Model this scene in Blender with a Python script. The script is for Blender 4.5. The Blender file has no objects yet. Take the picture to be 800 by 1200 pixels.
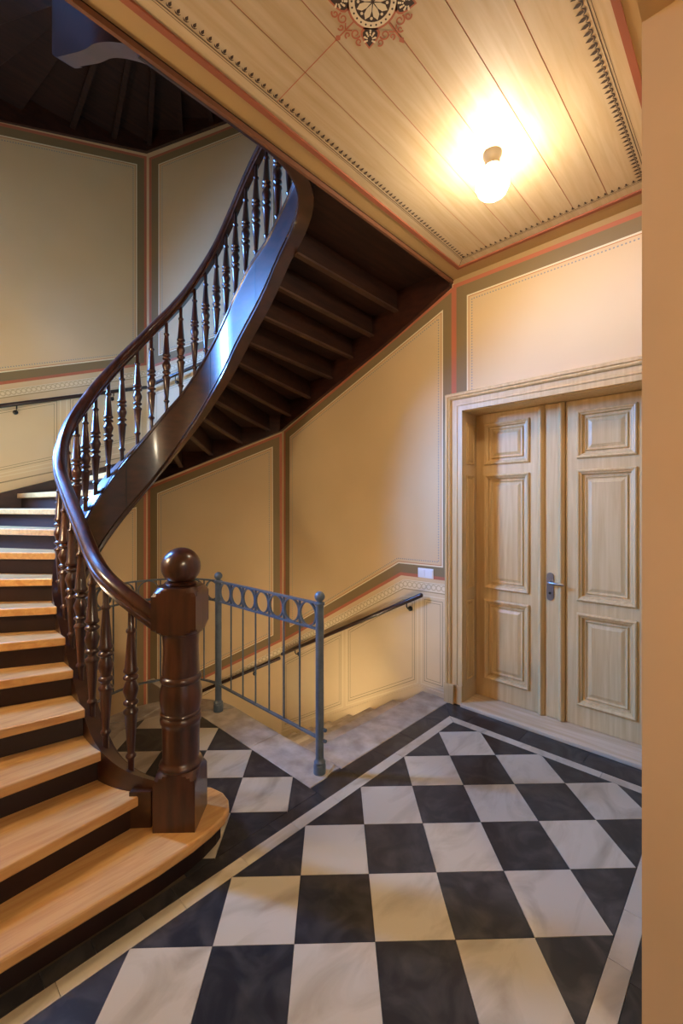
import bpy, bmesh, math, random
from mathutils import Vector, Matrix
random.seed(7)
R2 = math.sqrt(.5)
scn = bpy.context.scene
COL = scn.collection

# ------------------------------------------------------------------ camera, world, light, exposure
YAW = math.pi/4 - 0.0268
cam_d = bpy.data.cameras.new('camera'); cam = bpy.data.objects.new('camera', cam_d); COL.objects.link(cam)
cam_d.sensor_fit = 'VERTICAL'; cam_d.sensor_height = 24.0
cam_d.lens = 508.26/1200*24.0
cam_d.shift_x = -(405.19-400)/1200; cam_d.shift_y = (595.89-600)/1200
cam_d.clip_start = .02; cam_d.clip_end = 100
cam.location = (0, 0, 1.70)
cam.rotation_euler = (math.pi/2, 0, math.atan2(math.sin(YAW), math.cos(YAW)))   # looks along (-sin, cos)
scn.camera = cam
scn.view_settings.view_transform = 'Standard'
try: scn.view_settings.look = 'None'
except Exception: pass
scn.view_settings.gamma = 1; scn.view_settings.use_curve_mapping = False
scn.view_settings.exposure = 0.35
w = bpy.data.worlds.new('world'); scn.world = w; w.use_nodes = True
w.node_tree.nodes['Background'].inputs[0].default_value = (.80, .88, 1.0, 1)
w.node_tree.nodes['Background'].inputs[1].default_value = 0.3

def area_light(name, loc, direction, sx, sy, power, color):
    d = bpy.data.lights.new(name, 'AREA'); d.shape = 'RECTANGLE'; d.size = sx; d.size_y = sy
    d.energy = power; d.color = color
    o = bpy.data.objects.new(name, d); COL.objects.link(o); o.location = loc
    o.rotation_euler = Vector(direction).to_track_quat('-Z', 'Y').to_euler()
    return o
# daylight falling through the tall stair window (wall_front_left)
area_light('window_daylight', (-5.48, -.98, 4.2), (.75, .66, -.58), 1.1, 2.2, 1750, (.14, .37, 1.0))

# ------------------------------------------------------------------ numbers of the place
YW = 3.43; YF = -.59; XR = -.26; YM = 1.42
RISE = 1.70/11; TOPZ = RISE*26; STOREY = 4.17; CEIL = 3.72
COR = [(-1.95, YF), (-4.371, YF), (-5.566, .605), (-5.566, 2.235), (-4.371, YW), (-1.95, YW)]

# ------------------------------------------------------------------ materials
def s2l(c):
    return tuple((v/12.92 if v <= .04045 else ((v+.055)/1.055)**2.4) for v in [x/255 for x in c])
MATS = {}
def mat(name, rgb, rough=.5, var=None, coat=0, spec=.5, metal=0, bump=0, scale=(1,1,1), nscale=4, rgb2=None, detail=4, rand=0, contrast=(.35,.65), emit=None, dist=0):
    m = bpy.data.materials.new(name); m.use_nodes = True; MATS[name] = m
    nt = m.node_tree; N = nt.nodes; L = nt.links
    b = N['Principled BSDF']; c1 = (*s2l(rgb), 1)
    b.inputs['Base Color'].default_value = c1; b.inputs['Roughness'].default_value = rough
    b.inputs['Metallic'].default_value = metal; b.inputs['Specular IOR Level'].default_value = spec
    b.inputs['Coat Weight'].default_value = coat; b.inputs['Coat Roughness'].default_value = .12
    if emit:
        b.inputs['Emission Color'].default_value = (*emit[0], 1); b.inputs['Emission Strength'].default_value = emit[1]
    if rgb2 or bump:
        tc = N.new('ShaderNodeNewGeometry'); mp = N.new('ShaderNodeMapping'); mp.inputs['Scale'].default_value = scale
        oi = N.new('ShaderNodeObjectInfo')
        add = N.new('ShaderNodeVectorMath'); add.operation = 'MULTIPLY_ADD'
        add.inputs[1].default_value = (1, 1, 1)
        if rand:
            mul = N.new('ShaderNodeVectorMath'); mul.operation = 'SCALE'; mul.inputs[0].default_value = (17, 31, 23)
            L.new(oi.outputs['Random'], mul.inputs['Scale']); L.new(mul.outputs[0], add.inputs[2])
        L.new(tc.outputs['Position'], add.inputs[0]); L.new(add.outputs[0], mp.inputs['Vector'])
        no = N.new('ShaderNodeTexNoise'); no.inputs['Scale'].default_value = nscale; no.inputs['Detail'].default_value = detail
        no.inputs['Distortion'].default_value = dist
        L.new(mp.outputs[0], no.inputs['Vector'])
        if rgb2:
            cr = N.new('ShaderNodeValToRGB')
            cr.color_ramp.elements[0].position = contrast[0]; cr.color_ramp.elements[1].position = contrast[1]
            cr.color_ramp.elements[0].color = (*s2l(rgb2), 1); cr.color_ramp.elements[1].color = c1
            L.new(no.outputs['Fac'], cr.inputs[0])
            out = cr.outputs[0]
            if rand:
                hs = N.new('ShaderNodeHueSaturation'); mr = N.new('ShaderNodeMapRange')
                mr.inputs['To Min'].default_value = 1-rand; mr.inputs['To Max'].default_value = 1+rand
                L.new(oi.outputs['Random'], mr.inputs['Value']); L.new(mr.outputs[0], hs.inputs['Value'])
                L.new(out, hs.inputs['Color']); out = hs.outputs[0]
            L.new(out, b.inputs['Base Color'])
        if bump:
            bp = N.new('ShaderNodeBump'); bp.inputs['Strength'].default_value = bump; bp.inputs['Distance'].default_value = .01
            L.new(no.outputs['Fac'], bp.inputs['Height']); L.new(bp.outputs[0], b.inputs['Normal'])
    return m
WALL = mat('wall_paint', (220, 190, 144), .75, rgb2=(213, 183, 137), nscale=1.2, detail=2)
WALLP = mat('plain_paint', (196, 158, 102), .7, rgb2=(190, 152, 96), nscale=2)
DADO = mat('dado_paint', (224, 200, 158), .6, rgb2=(218, 193, 151), nscale=1.5)
OLIVE = mat('olive_paint', (134, 112, 74), .7)
SALMON = mat('salmon_paint', (184, 106, 74), .7)
CREAM = mat('cream_paint', (232, 214, 176), .7)
ORANGE = mat('orange_line', (190, 120, 62), .7)
GREYL = mat('grey_line', (150, 130, 98), .7)
DOTS = mat('blue_grey_dots', (146, 146, 140), .7)
BEIGE = mat('border_beige', (176, 150, 108), .7)
LOOPS = mat('border_loops', (204, 182, 142), .7)
GOLD = mat('gold_band', (172, 140, 90), .6)
BROWN = mat('brown_line', (110, 68, 40), .7)
STENCIL = mat('stencil_brown', (70, 52, 38), .8)
CWOOD = mat('grained_ceiling', (204, 182, 146), .55, rgb2=(184, 156, 112), scale=(14, .9, 14), nscale=2.2, detail=5, rand=.03, contrast=(.2, .75), dist=.6)
DWOODV = mat('grained_door', (214, 182, 128), .42, rgb2=(194, 156, 100), scale=(16, 16, .8), nscale=2.5, detail=5, contrast=(.25, .7), dist=.4)
SILL = mat('pale_threshold', (214, 192, 160), .4, rgb2=(196, 168, 128), scale=(1, 12, 12), nscale=2, detail=4)
OAK = mat('oak_tread', (204, 158, 98), .30, coat=.4, rgb2=(184, 130, 74), scale=(16, 1.2, 10), nscale=2.6, detail=6, rand=.06, contrast=(.3, .62), dist=.8)
DARK = mat('dark_mahogany', (74, 39, 25), .28, coat=.3, rgb2=(46, 24, 15), scale=(9, 9, 1.2), nscale=3, detail=5)
STRING = mat('dark_string_wood', (60, 31, 20), .34, coat=.45, rgb2=(40, 20, 13), scale=(2, 2, 6), nscale=4, detail=5)
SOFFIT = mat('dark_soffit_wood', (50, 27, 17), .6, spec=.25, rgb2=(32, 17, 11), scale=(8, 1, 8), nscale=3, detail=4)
WHITE = mat('white_marble', (190, 178, 154), .30, rgb2=(158, 144, 120), nscale=3.4, detail=8, rand=.05, contrast=(.28, .52), dist=1.2, scale=(1.6, .7, 1))
BLACK = mat('black_slate', (74, 71, 67), .32, rgb2=(36, 35, 36), nscale=5, detail=10, rand=.14, contrast=(.42, .78), dist=2.2)
JOINT = mat('joint_mortar', (92, 80, 66), .8)
STONE = mat('worn_sandstone', (196, 182, 162), .65, rgb2=(158, 142, 122), nscale=7, detail=8, bump=.5)
IRON = mat('grey_iron_paint', (92, 102, 110), .34, rgb2=(78, 88, 96), nscale=20, spec=.6)
STEEL = mat('brushed_steel', (150, 150, 150), .32, metal=.9)
BRASS = mat('aged_brass', (92, 80, 62), .6, metal=.3)
BLACKM = mat('black_metal', (24, 22, 22), .4)
RAILW = mat('dark_rail_wood', (48, 26, 20), .3, coat=.2)
PLASTIC = mat('white_plastic', (236, 236, 236), .35)
GLOBE = mat('lit_glass_globe', (255, 240, 215), .3, emit=((1.0, .87, .69), 84))
GLOBE2 = mat('dim_glass_globe', (255, 240, 215), .3, emit=((1.0, .84, .60), 80))
GLOBE3 = mat('vestibule_fill_globe', (255, 240, 215), .3, emit=((1.0, .84, .60), 340))  # globe of the fill lamp added in the vestibule
GLOBE4 = mat('upstairs_fill_globe', (255, 240, 215), .3, emit=((1.0, .84, .60), 8))  # weak globe for the added lamp upstairs
GLOBE5 = mat('wall_fill_globe', (255, 240, 215), .3, emit=((1.0, .82, .56), 215))  # globe of the added fill lamp by the lower treads
RISER = mat('dark_riser_paint', (38, 18, 15), .45, rgb2=(29, 14, 12), nscale=6, spec=.35)
SALMON2 = mat('salmon_moulding', (150, 84, 56), .7)
GLOBE6 = mat('lower_fill_globe', (255, 240, 215), .3, emit=((1.0, .84, .60), 85))  # globe of the fill lamp added below the kerb
BEAD = mat('worn_bead_wood', (82, 55, 38), .45, rgb2=(60, 38, 26), nscale=5)
PLASTER = mat('white_plaster', (214, 206, 190), .8)
FRAME = mat('window_paint', (220, 212, 196), .4)
RUG = mat('vestibule_stone', (160, 150, 138), .6, rgb2=(140, 130, 118), nscale=3)
gl = bpy.data.materials.new('window_glass'); gl.use_nodes = True; MATS['glass'] = gl
_n = gl.node_tree.nodes; _n.clear(); _o = _n.new('ShaderNodeOutputMaterial'); _m = _n.new('ShaderNodeMixShader')
_t = _n.new('ShaderNodeBsdfTransparent'); _g = _n.new('ShaderNodeBsdfGlossy'); _g.inputs['Roughness'].default_value = .05
_m.inputs[0].default_value = .08
gl.node_tree.links.new(_t.outputs[0], _m.inputs[1]); gl.node_tree.links.new(_g.outputs[0], _m.inputs[2]); gl.node_tree.links.new(_m.outputs[0], _o.inputs[0])

# ------------------------------------------------------------------ mesh helpers
class MB:
    def __init__(s): s.v = []; s.f = []
    def add(s, vs, fs):
        k = len(s.v); s.v += [tuple(v) for v in vs]; s.f += [tuple(i+k for i in f) for f in fs]; return s
    def box(s, x0, x1, y0, y1, z0, z1):
        vs = [(x, y, z) for z in (z0, z1) for y in (y0, y1) for x in (x0, x1)]
        return s.add(vs, [(0,2,3,1), (4,5,7,6), (0,1,5,4), (2,6,7,3), (0,4,6,2), (1,3,7,5)])
    def prism(s, poly, z0, z1):
        """poly: plan outline; z0,z1 numbers or per-point lists"""
        n = len(poly)
        a = sum(poly[i][0]*poly[(i+1)%n][1]-poly[(i+1)%n][0]*poly[i][1] for i in range(n))
        if a < 0: poly = poly[::-1]
        vs = [(p[0], p[1], z0) for p in poly]+[(p[0], p[1], z1) for p in poly]
        fs = [tuple(range(n))[::-1], tuple(range(n, 2*n))]+[(i, (i+1)%n, (i+1)%n+n, i+n) for i in range(n)]
        return s.add(vs, fs)
    def loft(s, secs, closed=True, caps=True):
        n = len(secs[0]); vs = [p for q in secs for p in q]; fs = []
        for i in range(len(secs)-1):
            for j in range(n if closed else n-1):
                k = (j+1) % n
                fs.append((i*n+j, i*n+k, (i+1)*n+k, (i+1)*n+j))
        if caps and closed:
            fs.append(tuple(range(n))[::-1]); fs.append(tuple(range((len(secs)-1)*n, len(secs)*n)))
        return s.add(vs, fs)
    def lathe(s, prof, c=(0, 0), seg=14):
        secs = []
        for r, z in prof:
            secs.append([(c[0]+r*math.cos(2*math.pi*k/seg), c[1]+r*math.sin(2*math.pi*k/seg), z) for k in range(seg)])
        return s.loft(secs)
    def tube(s, pts, r, seg=8, up=(0, 0, 1)):
        pts = [Vector(p) for p in pts]; secs = []
        for i, p in enumerate(pts):
            t = (pts[min(i+1, len(pts)-1)]-pts[max(i-1, 0)]).normalized()
            u = Vector(up) if abs(t.dot(Vector(up))) < .95 else Vector((1, 0, 0))
            a = t.cross(u).normalized(); b = a.cross(t)
            rr = r[i] if isinstance(r, (list, tuple)) else r
            secs.append([tuple(p+a*rr*math.cos(2*math.pi*k/seg)+b*rr*math.sin(2*math.pi*k/seg)) for k in range(seg)])
        return s.loft(secs)
    def sphere(s, c, r, seg=16, rings=10, sz=1):
        prof = [(max(r*math.sin(math.pi*i/rings), 1e-4), c[2]-r*sz*math.cos(math.pi*i/rings)) for i in range(rings+1)]
        return s.lathe(prof, (c[0], c[1]), seg)
    def ngon(s, pts): return s.add(pts, [tuple(range(len(pts)))])
WORLDLOC = {}
def obj(name, mb, m, parent=None, loc=None, smooth=None, local=False, bevel=0, mesh=None, clean=True):
    """one mesh object; mb holds world coordinates unless local"""
    base = Vector((0, 0, 0))
    if parent is not None: base = WORLDLOC[parent.name]
    l = Vector(loc) if loc is not None else base
    if mesh is None:
        me = bpy.data.meshes.new(name)
        me.from_pydata([tuple(Vector(v)-(Vector((0, 0, 0)) if local else l)) for v in mb.v], [], mb.f)
        if clean:
            bm = bmesh.new(); bm.from_mesh(me); bmesh.ops.recalc_face_normals(bm, faces=bm.faces); bm.to_mesh(me); bm.free()
        me.materials.append(m)
        if smooth:
            me.polygons.foreach_set('use_smooth', [True]*len(me.polygons))
            me.set_sharp_from_angle(angle=math.radians(smooth))
        me.update()
    else: me = mesh
    o = bpy.data.objects.new(name, me); COL.objects.link(o)
    if parent is not None: o.parent = parent
    o.location = l-base; WORLDLOC[o.name] = l
    if bevel:
        md = o.modifiers.new('bevel', 'BEVEL'); md.width = bevel; md.segments = 2; md.limit_method = 'ANGLE'; md.angle_limit = .7
    return o
def thing(name, label, cat, loc, group=None):
    o = bpy.data.objects.new(name, None); COL.objects.link(o); o.location = loc; o.empty_display_size = .1
    WORLDLOC[o.name] = Vector(loc); o['label'] = label; o['category'] = cat
    if group: o['group'] = group
    return o
def struct(name, mb, m, **k):
    o = obj(name, mb, m, **k) if mb else None
    if o is None:
        o = bpy.data.objects.new(name, None); COL.objects.link(o); WORLDLOC[o.name] = Vector((0, 0, 0)); o.empty_display_size = .1
    o['kind'] = 'structure'; return o
def lerp(tab, x):
    if x <= tab[0][0]:
        a, b = tab[0], tab[1]
    elif x >= tab[-1][0]:
        a, b = tab[-2], tab[-1]
    else:
        for a, b in zip(tab, tab[1:]):
            if a[0] <= x <= b[0]: break
    return a[1]+(b[1]-a[1])*(x-a[0])/(b[0]-a[0])

# ------------------------------------------------------------------ walls
WINX = 1.0/2; WZ0, WZ1 = 2.0, 4.6
def plane_pt(A, B):
    A = Vector((*A, 0)); B = Vector((*B, 0)); t = (B-A).normalized(); L = (B-A).length
    n = Vector((t.y, -t.x, 0))                      # to the right of A->B
    return A, t, n, L
class Wall:
    """a vertical wall A->B (room on its right): a = distance from A, z = height, o = offset into the room"""
    def __init__(s, A, B): s.A, s.t, s.n, s.L = plane_pt(A, B)
    def p(s, a, z, o=0):
        q = s.A+s.t*a+s.n*o; return (q.x, q.y, z)
    def panel(s, mb, a0, a1, z0, z1, thick=.18):
        vs = [s.p(a, z, o) for o in (0, -thick) for (a, z) in ((a0, z0), (a1, z0), (a1, z1), (a0, z1))]
        mb.add(vs, [(0,1,2,3), (7,6,5,4), (0,4,5,1), (1,5,6,2), (2,6,7,3), (3,7,4,0)])
ZB, ZT = -3.0, 8.6
wA = Wall((-4.371, YW), (XR+.0, YW)); wB = Wall((-5.566, 2.235), (-4.371, YW)); wC = Wall((-5.566, .605), (-5.566, 2.235))
wD = Wall((-4.371, YF), (-5.566, .605)); wE = Wall((XR, YF), (-4.371, YF)); wR = Wall((XR, YW), (XR, YF))
DX0, DX1, DZ = -1.846, -.535, 2.545
def aX(x): return x+4.371            # wall_back: distance from its left corner
m_ = MB(); wA.panel(m_, -.1, aX(DX0), ZB, ZT, .30); wA.panel(m_, aX(DX1), wA.L+.2, ZB, ZT, .30); wA.panel(m_, aX(DX0), aX(DX1), DZ, ZT, .30); wA.panel(m_, aX(DX0), aX(DX1), ZB, -.06, .30)
wall_back = struct('wall_back', m_, WALL)
m_ = MB(); wB.panel(m_, -.08, wB.L+.08, ZB, ZT); wall_back_left = struct('wall_back_left', m_, WALL)
m_ = MB(); wC.panel(m_, -.08, wC.L+.08, ZB, ZT); wall_left = struct('wall_left', m_, WALL)
c_ = wD.L/2; m_ = MB(); wD.panel(m_, -.08, c_-WINX, ZB, ZT); wD.panel(m_, c_+WINX, wD.L+.08, ZB, ZT); wD.panel(m_, c_-WINX, c_+WINX, ZB, WZ0); wD.panel(m_, c_-WINX, c_+WINX, WZ1, ZT)
wall_front_left = struct('wall_front_left', m_, WALL)
m_ = MB(); wE.panel(m_, -.1, wE.L+.1, ZB, ZT); wall_front = struct('wall_front', m_, WALL)
# right wall with the opening the photograph was taken from
OY0, OY1, OZ = -.48, 1.61, 3.21
m_ = MB(); m_.box(XR, .12, OY1, YW+.3, ZB, ZT); m_.box(XR, .12, YF-.2, OY0, ZB, ZT); m_.box(XR, .12, OY0, OY1, OZ, ZT); m_.box(XR, .12, OY0, OY1, ZB, -.1)
wall_right = struct('wall_right', m_, WALLP)
# vestibule beyond the opening
m_ = MB(); m_.box(.12, 2.6, OY1, OY1+.15, -.1, 3.4); wv = struct('wall_vestibule_right', m_, WALLP)
m_ = MB(); m_.box(.12, 2.6, OY0-.15, OY0, -.1, 3.4); wv2 = struct('wall_vestibule_left', m_, WALLP)
m_ = MB(); m_.box(.12, 2.6, OY0-.15, OY1+.15, OZ, OZ+.15); struct('ceiling_vestibule', m_, PLASTER)
m_ = MB(); m_.box(XR+.0, 2.6, OY0-.15, OY1+.15, -.1, -.004); struct('floor_vestibule', m_, RUG)
m_ = MB(); m_.box(-6, XR+.4, -1, YW+.4, ZT-.1, ZT+.05); struct('ceiling_stairwell_top', m_, PLASTER)

# ------------------------------------------------------------------ floor
floor_mb = MB(); floor_mb.box(-2.0, XR, YF, YW+.30, -.16, -.010)
floor = struct('floor', floor_mb, JOINT)
def clip(poly, inside, cut):
    out = []
    for i in range(len(poly)):
        a, b = poly[i], poly[(i+1) % len(poly)]
        ia, ib = inside(a), inside(b)
        if ia: out.append(a)
        if ia != ib: out.append(cut(a, b))
    return out
def clip_half(poly, nx, ny, c):
    """keep nx*x+ny*y <= c"""
    f = lambda p: nx*p[0]+ny*p[1]-c
    return clip(poly, lambda p: f(p) <= 0, lambda a, b: tuple(a[k]+(b[k]-a[k])*f(a)/(f(a)-f(b)) for k in (0, 1)))
def shrink(poly, d):
    cx = sum(p[0] for p in poly)/len(poly); cy = sum(p[1] for p in poly)/len(poly)
    out = poly
    n = len(poly); a = sum(poly[i][0]*poly[(i+1)%n][1]-poly[(i+1)%n][0]*poly[i][1] for i in range(n))
    pp = poly if a > 0 else poly[::-1]
    for i in range(n):
        p, q = pp[i], pp[(i+1) % n]; L = math.hypot(q[0]-p[0], q[1]-p[1])
        if L < 1e-5: continue
        nx, ny = (q[1]-p[1])/L, -(q[0]-p[0])/L
        out = clip_half(out, nx, ny, nx*p[0]+ny*p[1]-d)
        if len(out) < 3: return None
    return out
def area(poly): return abs(sum(poly[i][0]*poly[(i+1)%len(poly)][1]-poly[(i+1)%len(poly)][0]*poly[i][1] for i in range(len(poly))))/2
def dedupe(poly):
    out = []
    for p in poly:
        if not out or math.hypot(p[0]-out[-1][0], p[1]-out[-1][1]) > 1e-4: out.append(p)
    if len(out) > 2 and math.hypot(out[0][0]-out[-1][0], out[0][1]-out[-1][1]) < 1e-4: out.pop()
    return out
def tile(poly, m, name, par=None, gap=.0011):
    q = shrink(dedupe(poly), gap)
    if not q or area(q) < 2e-4: return
    q = dedupe(q)
    top = -random.random()*.0009
    obj(name, MB().prism(q, -.012, top), m, par or floor)
TS = .3168
def tile_poly(i, j, oi, oj):
    c = []
    for a, b in ((i, j), (i+1, j), (i+1, j+1), (i, j+1)):
        u = (oi+a)*TS; v = (oj+b)*TS           # u along (1,1)/sqrt2, v along (1,-1)/sqrt2
        c.append(((u+v)*R2, (u-v)*R2))
    return c
OI, OJ = .507, -5.361-5
FX0, FX1, FY0, FY1 = -1.757, -.412, -.345, 3.092
for i in range(-14, 14):
    for j in range(-8, 16):
        p = tile_poly(i, j, OI, OJ)
        for h in ((-1, 0, -FX0), (1, 0, FX1), (0, -1, -FY0), (0, 1, FY1)):
            p = clip_half(p, *h)
            if len(p) < 3: break
        if len(p) >= 3 and area(p) > 3e-4:
            tile(p, WHITE if (i+j) % 2 == 0 else BLACK, 'white_tile' if (i+j) % 2 == 0 else 'black_tile')
def rect(x0, x1, y0, y1): return [(x0, y0), (x1, y0), (x1, y1), (x0, y1)]
def strips(cuts, f, m, name):
    for a, b in zip(cuts, cuts[1:]): tile(f(a, b), m, name)
WX0, WX1 = -1.830, -1.757
# white border strip: left, door side, right
ycuts = [-.345, .10, .413, .872, 1.184, 1.50, 1.80, 2.11, 2.423, 2.75]
strips(ycuts, lambda a, b: rect(WX0, WX1, a, b), WHITE, 'white_border_tile')
tile([(WX0, 2.75), (WX1, 2.75), (WX1, 3.092), (WX0, 3.166)], WHITE, 'white_border_tile')
tile([(WX0, 3.166), (WX1, 3.092), (-1.50, 3.092), (-1.50, 3.166)], WHITE, 'white_border_tile')
strips([-1.50, -1.167, -.723, -.412], lambda a, b: rect(a, b, 3.092, 3.166), WHITE, 'white_border_tile')
strips([-.345, .25, .80, 1.20, 1.52, 1.874, 2.147, 2.5, 2.85, 3.166], lambda a, b: rect(-.412, -.333, a, b), WHITE, 'white_border_tile')
# black border
strips([-.345, .05, .381, .548, .73, .872, 1.104, 1.41, 1.765], lambda a, b: rect(-1.910, WX0, a, b), BLACK, 'black_border_tile')
strips([1.765, 2.06, 2.347, 2.666, 3.00], lambda a, b: rect(-1.971, WX0, a, b), BLACK, 'black_border_tile')
tile([(-1.971, 3.0), (WX0, 3.0), (WX0, 3.166), (-1.97, 3.34)], BLACK, 'black_border_tile')
tile([(WX0, 3.166), (-1.677, 3.166), (-1.677, 3.365), (-1.97, 3.365), (-1.97, 3.34)], BLACK, 'black_border_tile')
strips([-1.677, -1.27, -.846, -.45, XR], lambda a, b: rect(a, b, 3.166, 3.365), BLACK, 'black_border_tile')
strips([-.345, .3, .9, 1.4, 1.828, 2.3, 2.75, 3.166], lambda a, b: rect(-.333, XR+.02, a, b), BLACK, 'black_border_tile')
# little platform behind the newel post: tiles inside a stone kerb
CX = -3.24
plat = MB(); plat.prism([(-1.99, .80), (-1.99, 2.04), (-3.24, 2.04)]+[(CX-.62*math.sin(a), YM+.62*math.cos(a)) for a in [k*math.pi/12 for k in range(1, 12)]]+[(-3.24, .80)], -.20, -.010)
platform = obj('platform_slab', plat, STONE, floor)
def clip_platform(p):
    for h in ((1, 0, -1.911), (0, 1, 1.765), (0, -1, -.95)):
        p = clip_half(p, *h)
        if len(p) < 3: return []
    r = .345
    for k in range(1, 12):
        a = k*math.pi/12; nx, ny = -math.sin(a), math.cos(a)
        p = clip_half(p, nx, ny, nx*CX+ny*YM+r)
        if len(p) < 3: return []
    return p
for i in range(-14, 6):
    for j in range(-4, 12):
        p = clip_platform(tile_poly(i, j, OI-.335, OJ-.345))
        if len(p) >= 3 and area(p) > 3e-4:
            wh = (i+j) % 2 == 0
            tile(p, WHITE if wh else BLACK, 'white_tile' if wh else 'black_tile')
def kerb_piece(poly):
    q = shrink(dedupe(poly), .0012); obj('kerb_stone', MB().prism(q, -.20, .001), STONE, floor, bevel=.006)
kerb_piece([(-1.912, 1.767), (-2.62, 1.767), (-2.62, 2.035), (-1.973, 2.045), (-1.973, 1.90)])
kerb_piece([(-2.62, 1.767), (CX, 1.765), (CX, 2.045), (-2.62, 2.035)])
for k in range(3):
    a0, a1 = k*math.pi/3, (k+1)*math.pi/3; ang = [a0+(a1-a0)*t/8 for t in range(9)]
    kerb_piece([(CX-.345*math.sin(a), YM+.345*math.cos(a)) for a in ang]+[(CX-.625*math.sin(a), YM+.625*math.cos(a)) for a in ang[::-1]])
# landing slab at the head of the stone steps
obj('landing_slab', MB().prism([(-1.973, 2.047), (-1.973, 3.34), (-1.96, 3.43), (-2.265, 3.43), (-2.262, 2.60), (-2.275, 2.047)], -.17, .0), STONE, floor, bevel=.008)

# stone steps going down
steps = thing('stone_steps', 'worn stone steps going down behind the iron railing', 'steps', (-2.27, 2.75, -.17))
for k in range(6):
    x1 = -2.265-.30*k; z = -.17*(k+1)
    obj('step', MB().box(x1-.33, x1, 2.05, 3.408, z-.17, z-.001), STONE, steps, bevel=.01)
m_ = MB(); m_.box(-4.9, -2.27, 1.98, 2.045, -2.2, -.20); struct('wall_well_side', m_, PLASTER)
m_ = MB(); m_.box(-5.6, -1.95, -.6, 3.5, -3.0, -2.9); struct('floor_lower', m_, STONE)

# ------------------------------------------------------------------ door
door = struct('door_1', None, None)
def moulded_panel(mb, P, u0, u1, v0, v1, prof):
    """nested mitred rectangles: prof = (inset, depth) ; P(u,v,depth)->xyz"""
    rings = [[P(u0+i, v0+i, d), P(u1-i, v0+i, d), P(u1-i, v1-i, d), P(u0+i, v1-i, d)] for i, d in prof]
    mb.loft(rings, True, False); k = rings[-1]; mb.add(k, [(0, 1, 2, 3)]); return mb
YL = 3.655
PROF = [(-.004, 0), (-.002, .014), (.006, .019), (.014, .016), (.022, .006), (.030, .004), (.036, -.016), (.050, -.018), (.058, -.006), (.066, -.014), (.074, -.015), (.098, -.006), (.102, -.006)]
PZ = [(.195, .895), (.995, 1.995), (2.088, 2.450)]
def leaf(x0, x1, px0, px1):
    # stiles and rails as one framed slab with three openings
    mb = MB(); mb.box(x0, px0, YL, YL+.045, .03, 2.535); mb.box(px1, x1, YL, YL+.045, .03, 2.535)
    zs = [.03]+[z for p in PZ for z in p]+[2.535]
    for k in range(0, len(zs), 2): mb.box(px0, px1, YL, YL+.045, zs[k], zs[k+1])
    lf = obj('door_leaf', mb, DWOODV, door)
    for z0, z1 in PZ:
        mb = MB(); moulded_panel(mb, lambda u, v, d: (u, YL-d, v), px0, px1, z0, z1, PROF); obj('door_panel', mb, DWOODV, lf)
    return lf
lf1 = leaf(DX0+.004, -1.293, -1.760, -1.372)
lf2 = leaf(-1.090, DX1-.004, -1.006, -.620)
cs = obj('meeting_stile', MB().box(-1.250, -1.146, YL-.004, YL+.045, .03, 2.535), DWOODV, door)
for xa in (-1.271, -1.118):
    prof = [(-.024, 0), (-.024, .016), (-.016, .020), (-.012, .030), (0, .036), (.012, .030), (.016, .020), (.024, .016), (.024, 0)]
    obj('astragal', MB().loft([[(xa+u, YL-v, z) for u, v in prof] for z in (.03, 2.535)]), DWOODV, door, smooth=50)
# lever handle on its long back plate
hx, hz = -1.203, 1.075
hd = obj('handle_plate', MB().prism([(hx+.027*math.cos(t), hz+(.084 if math.sin(t) > 0 else -.084)+.027*math.sin(t)) for t in [2*math.pi*(k+.5)/20 for k in range(20)]], 0, .008), STEEL, door, local=True)
hd.rotation_euler = (math.pi/2, 0, 0); hd.location = (0, YL-.004, 0)
m_ = MB(); m_.tube([(hx, YL-.010, hz+.035), (hx, YL-.05, hz+.035), (hx+.012, YL-.058, hz+.035), (hx+.10, YL-.058, hz+.031), (hx+.115, YL-.054, hz+.028)], [.012, .011, .011, .010, .009], 10)
obj('door_lever', m_, STEEL, door, smooth=40)
m_ = MB(); m_.tube([(hx, YL-.011, hz-.052), (hx, YL-.017, hz-.052)], .010, 10); obj('key_cylinder', m_, BLACKM, door)
# reveal linings with panels, head, threshold
for xs, sgn in ((DX0, 1), (DX1, -1)):
    mb = MB(); mb.box(min(xs, xs-sgn*.02), max(xs, xs-sgn*.02), 3.43, YL+.05, .0, DZ+.02)
    jl = obj('door_jamb', mb, DWOODV, door)
    for z0, z1 in PZ:
        mb = MB(); moulded_panel(mb, lambda u, v, d: (xs+sgn*d*.6, u, v), 3.475, 3.615, z0, z1, [(0, 0), (.004, .012), (.012, .014), (.018, .002), (.03, .001), (.036, .008), (.04, .008)]); obj('jamb_panel', mb, DWOODV, jl)
obj('door_head', MB().box(DX0-.02, DX1+.02, 3.43, YL+.05, DZ-.006, DZ+.02), DWOODV, door)
obj('threshold', MB().prism([(DX0-.005, 3.372), (DX1+.005, 3.372), (DX1+.005, YL+.05), (DX0-.005, YL+.05)], -.005, .026), SILL, door, bevel=.006)
obj('door_backing', MB().box(DX0-.1, DX1+.1, YL+.05, YL+.08, -.06, DZ+.1), DWOODV, door)
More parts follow.
